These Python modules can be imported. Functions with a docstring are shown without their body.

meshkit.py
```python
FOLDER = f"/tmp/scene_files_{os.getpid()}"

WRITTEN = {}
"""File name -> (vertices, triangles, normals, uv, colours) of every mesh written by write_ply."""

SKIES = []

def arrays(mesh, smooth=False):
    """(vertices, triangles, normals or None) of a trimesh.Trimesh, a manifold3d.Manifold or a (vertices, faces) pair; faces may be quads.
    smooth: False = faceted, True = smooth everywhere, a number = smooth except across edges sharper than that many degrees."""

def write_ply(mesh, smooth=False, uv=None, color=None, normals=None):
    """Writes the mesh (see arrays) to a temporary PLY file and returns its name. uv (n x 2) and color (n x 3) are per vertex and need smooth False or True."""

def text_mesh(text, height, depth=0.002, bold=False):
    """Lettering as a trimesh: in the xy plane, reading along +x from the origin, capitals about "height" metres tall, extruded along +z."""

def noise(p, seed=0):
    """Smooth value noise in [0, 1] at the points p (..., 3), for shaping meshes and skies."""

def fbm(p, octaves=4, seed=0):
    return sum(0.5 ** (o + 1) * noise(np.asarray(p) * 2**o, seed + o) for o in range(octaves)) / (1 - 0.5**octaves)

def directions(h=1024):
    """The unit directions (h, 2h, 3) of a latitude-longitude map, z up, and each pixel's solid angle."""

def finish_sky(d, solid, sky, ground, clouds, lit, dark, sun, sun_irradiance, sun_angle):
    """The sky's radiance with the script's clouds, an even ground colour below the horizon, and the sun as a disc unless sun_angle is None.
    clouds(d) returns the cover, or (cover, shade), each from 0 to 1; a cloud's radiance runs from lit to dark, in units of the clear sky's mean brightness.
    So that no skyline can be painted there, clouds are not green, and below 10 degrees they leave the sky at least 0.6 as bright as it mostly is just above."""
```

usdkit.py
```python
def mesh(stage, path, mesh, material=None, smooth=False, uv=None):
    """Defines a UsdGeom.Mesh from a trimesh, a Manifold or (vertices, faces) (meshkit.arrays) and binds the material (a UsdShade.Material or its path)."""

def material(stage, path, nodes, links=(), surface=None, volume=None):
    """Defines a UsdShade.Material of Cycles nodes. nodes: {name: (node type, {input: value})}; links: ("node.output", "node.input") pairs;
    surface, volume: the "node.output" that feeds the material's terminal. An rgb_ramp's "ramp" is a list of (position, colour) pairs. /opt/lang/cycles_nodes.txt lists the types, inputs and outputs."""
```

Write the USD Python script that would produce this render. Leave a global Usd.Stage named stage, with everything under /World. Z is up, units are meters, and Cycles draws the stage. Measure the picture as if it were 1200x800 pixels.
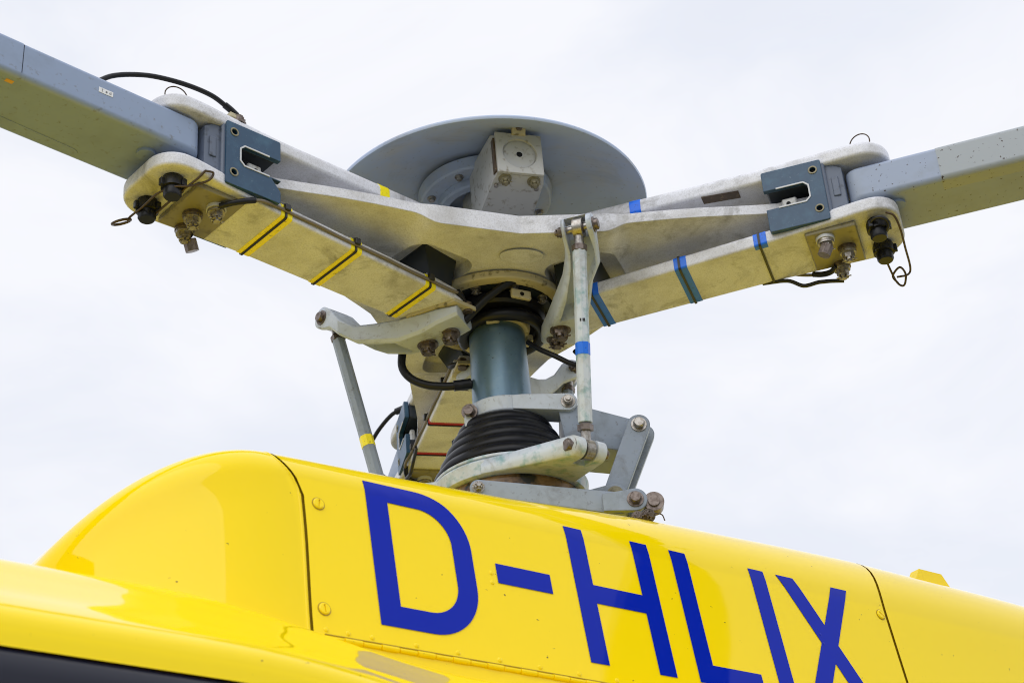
import math, numpy as np, trimesh, usdkit, meshkit
import manifold3d as m3
import mapbox_earcut
from manifold3d import Manifold, CrossSection
from shapely.geometry import Polygon, Point, LineString, box as sbox
from shapely.ops import unary_union
from pxr import Usd, UsdGeom, UsdLux, UsdShade, Gf, Sdf

stage = Usd.Stage.CreateInMemory()
UsdGeom.SetStageUpAxis(stage, UsdGeom.Tokens.z)
UsdGeom.SetStageMetersPerUnit(stage, 1.0)
UsdGeom.Xform.Define(stage, '/World')
UsdGeom.Scope.Define(stage, '/World/Looks')
rng = np.random.default_rng(7)
H = 3.2                                     # height of the rotor hub above the ground

# ------------------------------------------------------------------ camera
CAM_POS = np.array([0.0, -3.0892, -1.8484 + H])
YAW, PITCH, ROLL, FPX = -0.0098, 0.5314, -0.0876, 2036.2
def cam_axes():
    f = np.array([-math.sin(YAW) * math.cos(PITCH), math.cos(YAW) * math.cos(PITCH), math.sin(PITCH)])
    r = np.array([math.cos(YAW), math.sin(YAW), 0.0])
    u = np.cross(r, f)
    return math.cos(ROLL) * r + math.sin(ROLL) * u, -math.sin(ROLL) * r + math.cos(ROLL) * u, f
_r, _u, _f = cam_axes()
cam = UsdGeom.Camera.Define(stage, '/World/camera')
cam.CreateHorizontalApertureAttr(36.0)
cam.CreateVerticalApertureAttr(36.0 * 682 / 1024)
cam.CreateFocalLengthAttr(36.0 * FPX / 1200)
cam.CreateClippingRangeAttr(Gf.Vec2f(0.05, 2000))
cam.CreateFStopAttr(9.0)
cam.CreateFocusDistanceAttr(3.35)
cam.CreateExposureAttr(0.12)
cam.AddTransformOp().Set(Gf.Matrix4d(*_r, 0, *_u, 0, *(-_f), 0, *CAM_POS, 1))

# ------------------------------------------------------------------ sky and sun (bright overcast)
SUN_DIR = np.array([-0.28, -0.70, 0.66]); SUN_DIR /= np.linalg.norm(SUN_DIR)
SUN_EL, SUN_ROT = math.asin(SUN_DIR[2]), math.atan2(SUN_DIR[0], SUN_DIR[1])
sky_mat = usdkit.material(stage, '/World/Looks/overcast_sky', {
    'tc': ('texture_coordinate', {}),
    'geo': ('geometry', {}),
    'map': ('mapping', {'scale': (1.0, 1.0, 2.2)}),
    'n1': ('noise_texture', {'scale': 4.2, 'detail': 6.0, 'roughness': 0.55, 'distortion': 0.4}),
    'cl': ('rgb_ramp', {'ramp': [(0.0, (8.0, 8.3, 9.25)), (0.40, (8.45, 8.75, 9.6)), (0.60, (9.5, 9.6, 10.1)), (1.0, (10.3, 10.35, 10.5))]}),
    'sky': ('sky_texture', {'sky_type': 'single_scattering', 'sun_disc': False, 'sun_elevation': SUN_EL, 'sun_rotation': SUN_ROT}),
    'sep': ('separate_xyz', {}),
    'zen': ('map_range', {'range_type': 'smoothstep', 'from_min': 0.66, 'from_max': 1.0, 'to_min': 1.0, 'to_max': 1.5, 'clamp': True}),
    'mx': ('mix_color', {'fac': 0.96, 'use_clamp': False}),
    'ov': ('vector_math', {'math_type': 'scale'}),
    'bg': ('background_shader', {'strength': 0.093}),
}, [('tc.generated', 'map.vector'), ('map.vector', 'n1.vector'), ('n1.fac', 'cl.fac'), ('sky.color', 'mx.a'), ('cl.color', 'mx.b'), ('mx.result', 'ov.vector1'), ('geo.position', 'sep.vector'), ('sep.z', 'zen.value'), ('zen.result', 'ov.scale'), ('ov.vector', 'bg.color')], surface='bg.background')
sky = UsdLux.DomeLight.Define(stage, '/World/sky')
UsdShade.MaterialBindingAPI.Apply(sky.GetPrim()).Bind(sky_mat)
for k, v in (('label', 'bright white overcast sky with faint soft clouds'), ('category', 'sky'), ('kind', 'structure')):
    sky.GetPrim().SetCustomDataByKey(k, v)
sun = UsdLux.DistantLight.Define(stage, '/World/sun')
sun.CreateIntensityAttr(0.25); sun.CreateAngleAttr(60.0); sun.CreateNormalizeAttr(True)
sun.CreateColorAttr(Gf.Vec3f(1.0, 0.985, 0.96))
_z = SUN_DIR; _x = np.cross([0, 0, 1.0], _z); _x /= np.linalg.norm(_x); _y = np.cross(_z, _x)
sun.AddTransformOp().Set(Gf.Matrix4d(*_x, 0, *_y, 0, *_z, 0, 0, 0, 20, 1))

# ------------------------------------------------------------------ materials
def paint(name, base, rough=0.45, dirt=None, dirt_scale=60, dirt_lo=0.56, dirt_hi=0.72, stain=None, stain_scale=5.0, stain_lo=.5, stain_hi=.75, grime=None, grime_scale=6.0, grime_amt=.6,
          bevel=0.003, coat=0.0, coat_rough=0.05, coat_ior=1.42, dirt_amt=1.0, bump=0.0, bump_scale=400, metallic=0.0, spec=0.5):
    nodes = {'g': ('geometry', {}), 'p': ('principled_bsdf', {'base_color': base, 'roughness': rough, 'coat_weight': coat, 'coat_roughness': coat_rough, 'coat_ior': coat_ior, 'metallic': metallic, 'specular_ior_level': spec})}
    links = []
    src = None
    if grime:
        nodes['kn'] = ('noise_texture', {'scale': grime_scale, 'detail': 8.0, 'roughness': 0.72, 'distortion': 0.6})
        nodes['kr'] = ('map_range', {'from_min': .53, 'from_max': .74, 'to_min': 0.0, 'to_max': grime_amt, 'clamp': True})
        nodes['km'] = ('mix_color', {'b': grime})
        links += [('g.position', 'kn.vector'), ('kn.fac', 'kr.value'), ('kr.result', 'km.fac')]
    if stain:
        nodes['sn'] = ('noise_texture', {'scale': stain_scale, 'detail': 6.0, 'roughness': 0.65})
        nodes['sr'] = ('map_range', {'from_min': stain_lo, 'from_max': stain_hi, 'to_min': 0.0, 'to_max': 1.0, 'clamp': True})
        nodes['sm'] = ('mix_color', {'a': base, 'b': stain})
        links += [('g.position', 'sn.vector'), ('sn.fac', 'sr.value'), ('sr.result', 'sm.fac')]
        src = 'sm.result'
    if dirt:
        nodes['dn'] = ('noise_texture', {'scale': dirt_scale, 'detail': 3.0, 'roughness': 0.6})
        nodes['dr'] = ('map_range', {'from_min': dirt_lo, 'from_max': dirt_hi, 'to_min': 0.0, 'to_max': dirt_amt, 'clamp': True})
        nodes['dm'] = ('mix_color', {'a': base, 'b': dirt})
        links += [('g.position', 'dn.vector'), ('dn.fac', 'dr.value'), ('dr.result', 'dm.fac')]
        if src: links.append((src, 'dm.a'))
        src = 'dm.result'
    if grime:
        links.append((src, 'km.a')); src = 'km.result'
    if src: links.append((src, 'p.base_color'))
    nrm = None
    if bevel:
        nodes['bv'] = ('bevel', {'radius': bevel, 'samples': 4})
        nrm = 'bv.bevel'
    if bump:
        nodes['bn'] = ('noise_texture', {'scale': bump_scale, 'detail': 2.0})
        nodes['bu'] = ('bump', {'strength': bump, 'distance': 0.001})
        links += [('g.position', 'bn.vector'), ('bn.fac', 'bu.height')]
        if nrm: links.append((nrm, 'bu.normal'))
        nrm = 'bu.normal'
    if nrm: links.append((nrm, 'p.normal'))
    return usdkit.material(stage, '/World/Looks/' + name, nodes, links, surface='p.BSDF')

M = {}
M['yellow'] = paint('yellow_paint', (0.95, 0.70, 0.0005), rough=0.5, spec=0.0, coat=1.0, coat_rough=0.04, coat_ior=1.38, bevel=0, bump=0.35, bump_scale=7, dirt=(0.16, 0.10, 0.01), dirt_scale=75, dirt_lo=0.722, dirt_hi=0.76)
M['yellow_groove'] = paint('dark_yellow_sealant', (0.42, 0.28, 0.006), rough=0.5, bevel=0)
M['letter_blue'] = paint('ultramarine_decal', (0.001, 0.016, 0.38), rough=0.5, spec=0.0, coat=1.0, coat_rough=0.03, coat_ior=1.25, bevel=0)
M['window'] = paint('dark_window_trim', (0.006, 0.007, 0.016), rough=0.3, spec=0.25, bevel=0)
M['hub_white'] = paint('grey_white_composite_paint', (0.71, 0.715, 0.76), rough=0.5, dirt=(0.27, 0.26, 0.25), dirt_scale=330, dirt_lo=0.46, dirt_hi=0.82, dirt_amt=0.55, stain=(0.40, 0.385, 0.36), stain_scale=11, stain_lo=.46, stain_hi=.86, grime=(.17, .16, .135), grime_scale=9, grime_amt=.9, bump=0.3, bump_scale=420)
M['metal_white'] = paint('worn_pale_grey_enamel', (0.52, 0.57, 0.64), rough=0.4, dirt=(0.16, 0.14, 0.11), dirt_scale=110, dirt_lo=0.62, dirt_hi=0.78, dirt_amt=.8, stain=(0.42, 0.46, 0.48), stain_scale=14, grime=(.14, .12, .08), grime_scale=17, grime_amt=.6)
M['metal_grey'] = paint('blue_grey_enamel', (0.255, 0.30, 0.37), rough=0.38, dirt=(0.10, 0.09, 0.08), dirt_scale=110, dirt_lo=0.62, dirt_hi=0.78, dirt_amt=.8, stain=(0.20, 0.235, 0.27), stain_scale=18, grime=(.09, .08, .06), grime_scale=16, grime_amt=.6)
M['boot'] = paint('dusty_black_rubber', (0.0035, 0.004, 0.007), rough=0.36, spec=0.26, bevel=0, dirt=(0.018, 0.019, 0.022), dirt_scale=24, dirt_lo=.5, dirt_hi=.8, dirt_amt=.7)
M['green_worn'] = paint('enamel_worn_to_green_primer', (0.56, 0.61, 0.66), rough=0.42, dirt=(0.19, 0.36, 0.37), dirt_scale=42, dirt_lo=0.50, dirt_hi=0.68, dirt_amt=.8, stain=(0.46, 0.47, 0.44), stain_scale=18, grime=(.20, .17, .10), grime_scale=20, grime_amt=.55)
M['cream'] = paint('cream_primer', (0.52, 0.46, 0.29), rough=0.5, dirt=(0.09, 0.07, 0.04), dirt_scale=60, dirt_lo=0.56, dirt_hi=0.72)
M['blade'] = paint('blue_grey_blade_paint', (0.235, 0.30, 0.435), rough=0.42, stain=(0.20, 0.25, 0.345), stain_scale=9, bevel=0.0, dirt=(0.17, 0.19, 0.22), dirt_scale=90, dirt_lo=.6, dirt_hi=.75)
M['blade_chipped'] = paint('chipped_grey_blade_paint', (0.29, 0.345, 0.46), rough=0.42, dirt=(0.05, 0.035, 0.03), dirt_scale=130, dirt_lo=0.655, dirt_hi=0.69, bevel=0.0, stain=(0.25, 0.285, 0.34), stain_scale=9)
M['blade_strip'] = paint('erosion_strip_grey', (0.32, 0.35, 0.37), rough=0.38, dirt=(0.05, 0.035, 0.03), dirt_scale=130, dirt_lo=0.645, dirt_hi=0.68, bevel=0.0)
M['teal'] = paint('petrol_blue_anodised', (0.012, 0.052, 0.108), rough=0.36, stain=(0.03, 0.095, 0.16), stain_scale=25, dirt=(0.12, 0.18, 0.24), dirt_scale=190, dirt_lo=.66, dirt_hi=.76)
M['slate'] = paint('slate_blue_moulding', (0.11, 0.135, 0.19), rough=0.45, dirt=(0.05, 0.06, 0.08), dirt_scale=50)
M['pale_edge'] = paint('pale_rim', (0.55, 0.56, 0.58), rough=0.4, bevel=0)
M['mast'] = paint('blue_steel_mast', (0.11, 0.185, 0.245), rough=0.3, metallic=0.4, stain=(0.15, 0.22, 0.27), stain_scale=16, bevel=0, dirt=(.05, .07, .08), dirt_scale=130, dirt_lo=.66, dirt_hi=.74)
M['rubber'] = paint('black_rubber', (0.006, 0.0065, 0.009), rough=0.38, spec=0.35, bevel=0)
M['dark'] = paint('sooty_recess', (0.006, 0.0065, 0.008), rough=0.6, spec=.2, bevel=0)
M['bearing'] = paint('dark_blue_bearing', (0.022, 0.03, 0.042), rough=0.45, spec=.4)
M['steel'] = paint('grimy_steel', (0.40, 0.38, 0.35), rough=0.32, metallic=0.85, dirt=(0.15, 0.11, 0.08), dirt_scale=160, dirt_lo=0.42, dirt_hi=0.72, dirt_amt=.75, bevel=0.0012)
M['bronze'] = paint('brown_bolt', (0.20, 0.165, 0.145), rough=0.33, metallic=0.75, dirt=(0.075, 0.052, 0.042), dirt_scale=130, dirt_lo=0.42, dirt_hi=0.7, dirt_amt=.8, bevel=0.0012)
M['wire'] = paint('rusty_locking_wire', (0.075, 0.05, 0.03), rough=0.45, metallic=0.4, bevel=0)
M['tie'] = paint('black_cable_tie', (0.012, 0.012, 0.012), rough=0.4, bevel=0)
M['cable'] = paint('olive_cable_sheath', (0.16, 0.135, 0.10), rough=0.5, bevel=0)
M['tape_yellow'] = paint('yellow_tape', (0.95, 0.80, 0.003), rough=0.4, bevel=0, dirt=(.3, .22, .04), dirt_scale=140, dirt_lo=.6, dirt_hi=.7)
M['tape_blue'] = paint('blue_tape', (0.002, 0.15, 0.80), rough=0.4, bevel=0, dirt=(.004, .08, .42), dirt_scale=140, dirt_lo=.6, dirt_hi=.7)
M['tape_red'] = paint('red_tape', (0.42, 0.02, 0.012), rough=0.4, bevel=0)
M['gold'] = paint('gold_chromate_plate', (0.25, 0.225, 0.14), rough=0.4, metallic=0.2, dirt=(0.15, 0.13, 0.08), dirt_scale=45)
M['dish'] = paint('dull_aluminium_dome', (0.38, 0.455, 0.60), rough=0.5, stain=(0.46, 0.45, 0.42), stain_scale=5, grime=(.22, .23, .25), grime_scale=5, grime_amt=.6, dirt=(0.2, 0.2, 0.2), dirt_scale=130, dirt_lo=0.64, dirt_hi=0.76, bevel=0.001)
M['box_grey'] = paint('pale_grey_casting', (0.50, 0.50, 0.48), rough=0.38, metallic=0.1, dirt=(0.22, 0.19, 0.13), dirt_scale=70, dirt_lo=.56, dirt_hi=.75)
M['grime'] = paint('oily_brown_grime', (0.16, 0.085, 0.03), rough=0.3, dirt=(0.008, 0.007, 0.005), dirt_scale=24, dirt_lo=0.44, dirt_hi=0.56, stain=(0.36, 0.22, 0.09), stain_scale=14, bevel=0)
M['sticker'] = paint('white_sticker', (0.72, 0.73, 0.74), rough=0.4, bevel=0)
M['ink'] = paint('grey_ink', (0.16, 0.16, 0.17), rough=0.5, bevel=0)
M['brown_plate'] = paint('brown_data_plate', (0.07, 0.045, 0.025), rough=0.4, bevel=0, dirt=(.2, .13, .06), dirt_scale=120)
M['concrete'] = paint('grassy_airfield', (0.20, 0.205, 0.155), rough=0.9, bevel=0, dirt=(0.15, 0.16, 0.11), dirt_scale=3, stain=(0.24, .235, .19), stain_scale=.4)
M['orange'] = paint('amber_mark', (0.65, 0.33, 0.02), rough=0.4, bevel=0)

# ------------------------------------------------------------------ scene helpers
_used = {}
def numbered(parent, name):
    k = (parent, name); n = _used.get(k, -1) + 1; _used[k] = n
    return name if n == 0 else f'{name}_{n:03d}'
def raw(mesh):
    """vertices, faces of a Manifold / Trimesh / tuple / list of those"""
    if isinstance(mesh, list):
        vs, fs, n = [], [], 0
        for m_ in mesh:
            v, f = raw(m_); vs.append(v); fs.append(f + n); n += len(v)
        return np.vstack(vs), np.vstack(fs)
    v, f, _ = meshkit.arrays(mesh, False)
    return v, f
class Thing:
    def __init__(self, name, label, cat, origin=(0, 0, 0), group=None, kind=None):
        self.path = '/World/' + numbered('/World', name)
        self.o = np.asarray(origin, float)
        x = UsdGeom.Xform.Define(stage, self.path)
        x.AddTranslateOp().Set(Gf.Vec3d(float(self.o[0]), float(self.o[1]), float(self.o[2] + H)))
        p = x.GetPrim()
        p.SetCustomDataByKey('label', label); p.SetCustomDataByKey('category', cat)
        if group: p.SetCustomDataByKey('group', group)
        if kind: p.SetCustomDataByKey('kind', kind)
    def part(self, name, mesh, mat, parent=None, label=None, smooth=35, kind=None):
        v, f = raw(mesh)
        base = parent or self.path
        path = base + '/' + numbered(base, name)
        t = trimesh.Trimesh(v - self.o, f, process=False); t.merge_vertices(digits_vertex=7)
        m_ = usdkit.mesh(stage, path, t, M[mat], smooth=smooth)
        if label: m_.GetPrim().SetCustomDataByKey('label', label)
        if kind: m_.GetPrim().SetCustomDataByKey('kind', kind)
        return path

def nz(v): v = np.asarray(v, float); return v / np.linalg.norm(v)
def frame_to(axis):
    z = nz(axis); x = np.cross(z, [0, 0, 1.0] if abs(z[2]) < .9 else [0, 1.0, 0]); x = nz(x)
    return np.stack([x, np.cross(z, x), z], 1)
def mf_place(mf, R, p):
    return mf.transform(np.hstack([np.asarray(R, float), np.asarray(p, float).reshape(3, 1)]))
def cyl(p, q, r, r2=None, n=24):
    p, q = np.asarray(p, float), np.asarray(q, float)
    return mf_place(Manifold.cylinder(float(np.linalg.norm(q - p)), r, r if r2 is None else r2, n), frame_to(q - p), p)
def boxm(lo, hi): lo, hi = np.asarray(lo, float), np.asarray(hi, float); return Manifold.cube(tuple(hi - lo)).translate(tuple(lo))
def rbox(c, half, r, R=np.eye(3), n=12):
    """rounded box: hull of spheres"""
    h = np.maximum(np.asarray(half, float) - r, 1e-5)
    s = Manifold.sphere(r, n)
    return mf_place(Manifold.batch_hull([s.translate((x * h[0], y * h[1], z * h[2])) for x in (-1, 1) for y in (-1, 1) for z in (-1, 1)]), R, c)
def cbox(lo, hi, c=.003):
    """box with chamfered edges"""
    lo, hi = np.asarray(lo, float), np.asarray(hi, float)
    ms = []
    for k in range(3):
        d = np.full(3, c); d[k] = 0
        ms.append(boxm(lo + d, hi - d))
    return Manifold.batch_hull(ms)
def frustum_hull(pts): return Manifold.hull_points([tuple(map(float, p)) for p in pts])
def spline(pts, n=8):
    P = np.asarray(pts, float); P = np.vstack([2 * P[0] - P[1], P, 2 * P[-1] - P[-2]]); out = []
    for i in range(1, len(P) - 2):
        for t in np.linspace(0, 1, n, endpoint=False):
            a, b, c, d = P[i - 1:i + 3]
            out.append(.5 * (2 * b + (c - a) * t + (2 * a - 5 * b + 4 * c - d) * t * t + (3 * b - a - 3 * c + d) * t ** 3))
    out.append(P[-2]); return np.array(out)
def tube(pts, r, n=10, smooth=8):
    P = spline(pts, smooth) if smooth else np.asarray(pts, float)
    T = np.gradient(P, axis=0); T /= np.linalg.norm(T, axis=1)[:, None] + 1e-12
    N = np.zeros_like(P); k = np.array([0, 0, 1.0]) if abs(T[0][2]) < .9 else np.array([1.0, 0, 0])
    N[0] = nz(np.cross(T[0], k))
    for i in range(1, len(P)): N[i] = nz(N[i - 1] - T[i] * (N[i - 1] @ T[i]))
    B = np.cross(T, N); rr = np.broadcast_to(r, len(P))
    a = np.arange(n) / n * 2 * np.pi
    V = (P[:, None] + rr[:, None, None] * (np.cos(a)[None, :, None] * N[:, None] + np.sin(a)[None, :, None] * B[:, None])).reshape(-1, 3)
    F = []
    for i in range(len(P) - 1):
        for j in range(n):
            p, q = i * n + j, i * n + (j + 1) % n
            F += [(p, q, q + n), (p, q + n, p + n)]
    V = np.vstack([V, P[0], P[-1]]); e0, e1 = len(V) - 2, len(V) - 1; o = (len(P) - 1) * n
    for j in range(n): F += [(e0, (j + 1) % n, j), (e1, o + j, o + (j + 1) % n)]
    return V, np.array(F)
def ring(c, axis, R, r, n=28, m=8):
    fr = frame_to(axis); a = np.linspace(0, 2 * np.pi, n + 1)
    P = np.asarray(c) + R * (np.cos(a)[:, None] * fr[:, 0] + np.sin(a)[:, None] * fr[:, 1])
    return tube(P, r, m, 0)
def revolve(profile, axis_xy=(0, 0), n=72):
    """closed profile [(r, z)...] revolved about a vertical axis"""
    p = np.asarray(profile, float); a = np.arange(n) / n * 2 * np.pi; k = len(p)
    V = np.stack([p[None, :, 0] * np.cos(a)[:, None] + axis_xy[0], p[None, :, 0] * np.sin(a)[:, None] + axis_xy[1], np.broadcast_to(p[None, :, 1], (n, k))], -1).reshape(-1, 3)
    F = []
    for i in range(n):
        for j in range(k):
            A, B_ = i * k + j, i * k + (j + 1) % k; C, D_ = ((i + 1) % n) * k + j, ((i + 1) % n) * k + (j + 1) % k
            F += [(A, C, D_), (A, D_, B_)]
    t = trimesh.Trimesh(V, F, process=True); t.update_faces(t.nondegenerate_faces()); trimesh.repair.fix_normals(t)
    return t
def hexbolt(p, axis, r, h, washer=True, stub=0.0):
    """bolt head standing on p along axis"""
    p = np.asarray(p, float); a = nz(axis); out = []
    if washer: out.append(cyl(p - a * .001, p + a * .0025, r * 1.35, n=24)); p = p + a * .0025
    hx = Manifold.cylinder(h, r, r, 6)
    dome = Manifold.cylinder(h, r * 1.02, r * 1.02, 24).translate((0, 0, 0)) ^ hx
    out.append(mf_place(Manifold.batch_hull([Manifold.cylinder(h * .8, r, r, 6), Manifold.cylinder(h, r * .8, r * .8, 12)]), frame_to(a), p))
    if stub: out.append(cyl(p + a * h, p + a * (h + stub), r * .5, n=14))
    return out
def castle_nut(p, axis, r, h, stub=.006):
    a = nz(axis); p = np.asarray(p, float); R = frame_to(a)
    body = Manifold.cylinder(h * .6, r, r, 6) + Manifold.cylinder(h, r * .85, r * .85, 20)
    for k in range(3): body = body - Manifold.cube((r * 3, r * .32, h * .35), True).translate((0, 0, h * .88)).rotate((0, 0, 60 * k))
    c_ = p + a * (.003 + h * .88)
    return [cyl(p - a * .001, p + a * .003, r * 1.3), mf_place(body, R, p + a * .003), cyl(p, p + a * (h + stub), r * .5, n=14), cyl(c_ - R[:, 0] * r * 1.15, c_ + R[:, 0] * r * 1.25, r * .11, n=8)]
def plate(outline, zb, zt, cb=.004, ct=.004, n=3):
    """slab over an outline with rounded edges; zb, zt functions of (x, y) arrays"""
    poly = Polygon(outline)
    if not poly.exterior.is_ccw: outline = outline[::-1]
    P = np.asarray(outline, float); d1 = np.roll(P, -1, 0) - P; d0 = P - np.roll(P, 1, 0)
    d1 /= np.linalg.norm(d1, axis=1)[:, None]; d0 /= np.linalg.norm(d0, axis=1)[:, None]
    t = d0 + d1; t /= np.linalg.norm(t, axis=1)[:, None]; nin = np.stack([-t[:, 1], t[:, 0]], 1)
    ringsv = []
    a = np.linspace(0, np.pi / 2, n + 1)
    for q in a: ringsv.append((cb * (1 - math.sin(q)), 'b', cb * (1 - math.cos(q))))
    for q in a[::-1]: ringsv.append((ct * (1 - math.sin(q)), 't', -ct * (1 - math.cos(q))))
    V = []
    for ins, k, dz in ringsv:
        Q = P + nin * ins; z = (zb if k == 'b' else zt)(Q[:, 0], Q[:, 1]) + dz
        V.append(np.column_stack([Q, z]))
    K = len(P); F = []
    for i in range(len(V) - 1):
        for j in range(K):
            p, q = i * K + j, i * K + (j + 1) % K
            F += [(p, q, q + K), (p, q + K, p + K)]
    for lv, flip in ((0, True), (len(V) - 1, False)):
        tri = mapbox_earcut.triangulate_float64(V[lv][:, :2].copy(), np.array([K], np.uint32)).reshape(-1, 3)
        for a_, b_, c_ in tri:
            cr = np.cross(V[lv][b_, :2] - V[lv][a_, :2], V[lv][c_, :2] - V[lv][a_, :2])
            if (cr < 0) != flip: a_, c_ = c_, a_
            F.append((a_ + lv * K, b_ + lv * K, c_ + lv * K))
    return np.vstack(V), np.array(F)
def cs_of(p):
    rings = []
    for g_ in getattr(p, 'geoms', [p]): rings += [np.array(g_.exterior.coords)[:-1]] + [np.array(r.coords)[:-1] for r in g_.interiors]
    return CrossSection(rings, m3.FillRule.EvenOdd)
def dense(poly, step=.012):
    L = poly.exterior.length; n = int(L / step)
    return np.array([poly.exterior.interpolate(i / n, True).coords[0] for i in range(n)])
def lin(a, b): return lambda x, y: a + b * x + 0 * y

# ------------------------------------------------------------------ the ground (only its bounce light reaches the picture)
g = usdkit.mesh(stage, '/World/ground', (np.array([(-600, -600, 0), (600, -600, 0), (600, 600, 0), (-600, 600, 0)], float), np.array([(0, 1, 2), (0, 2, 3)])), M['concrete'])
for k, v in (('label', 'grassy airfield ground under the helicopter'), ('category', 'ground'), ('kind', 'structure')): g.GetPrim().SetCustomDataByKey(k, v)

# ================================================================== the helicopter body
PSI = math.radians(37.192)
AFT = np.array([math.cos(PSI), math.sin(PSI), 0]); OUT = np.array([math.sin(PSI), -math.cos(PSI), 0]); UP = np.array([0, 0, 1.0])
S8, C8 = math.sin(math.radians(8)), math.cos(math.radians(8))
def W3(u, l, z): return AFT * u + OUT * l + UP * z
V0, T8 = -.095, math.radians(8)
def cowl_lz(u, q):
    """half section of the engine cowling: distance from the centre line and height; q runs up the flat side and over the shoulder"""
    R = np.interp(u, [-.75, -.3, 0, .5, 1], [.066, .11, .16, .2, .19])
    base = .42
    if u > .95: base = .42 - .16 * ((u - .95) / 1.6) ** 1.5
    if q <= V0: return base - S8 * q, -.6 + C8 * q
    th = T8 + (q - V0) / R
    cl, cz = base - S8 * V0 - R * C8, -.6 + C8 * V0 - R * S8
    if th <= math.pi / 2: return cl + R * math.cos(th), cz + R * math.sin(th)
    x = (th - math.pi / 2) * R
    return cl - x, cz + R + .02 * min(x, .3)
def cowl_qs(u, lo=-.46, n_side=14, n_arc=14, n_top=8):
    R = np.interp(u, [-.75, -.3, 0, .5, 1], [.066, .11, .16, .2, .19])
    q1 = V0 + R * (math.pi / 2 - T8); l, z = cowl_lz(u, q1)
    return np.r_[np.linspace(lo, V0, n_side), np.linspace(V0, q1, n_arc)[1:], np.linspace(q1, q1 + l, n_top)[1:]]
def loft(us, fn):
    """fn(i, u) -> list of (lat, z) from port base over the top; mirrored to starboard"""
    rows = []
    for i, u in enumerate(us):
        h = np.array([(*p, 0.0) if len(p) == 2 else p for p in fn(i, u)]); full = np.vstack([h, (h * [-1, 1, 1])[::-1][1:]])
        rows.append([W3(u + du, l, z) for l, z, du in full])
    V = np.array(rows); n, k = V.shape[:2]; F = []
    for i in range(n - 1):
        for j in range(k - 1):
            a = i * k + j; F += [(a, a + k, a + k + 1), (a, a + k + 1, a + 1)]
    return V.reshape(-1, 3), np.array(F)
def sstep(x): x = min(max(x, 0), 1); return x * x * (3 - 2 * x)
def rear_shift(q): return .055 * sstep((q + .10) / .20) + .006 * (q + .1)
def seam_shift(q): return -.034 * sstep((q + .125) / .085) - .006 * sstep((-.16 - q) / .2)
def cowl_section(u): return [(*cowl_lz(u, q), seam_shift(q) * max(0, 1 - abs(u + .7115) / .1) + rear_shift(q) * max(0, 1 - abs(u - .519) / .12)) for q in cowl_qs(u)]
def cowl_pos(u, q, off=0.0):
    e = 1e-4
    p = W3(u, *cowl_lz(u, q)); du = W3(u + e, *cowl_lz(u + e, q)) - p; dq = W3(u, *cowl_lz(u, q + e)) - p
    return p + nz(np.cross(du, dq)) * off

body = Thing('helicopter_body', 'glossy yellow helicopter body with rounded engine cowling and dark blue registration letters', 'helicopter', W3(0, 0, -H))
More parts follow.
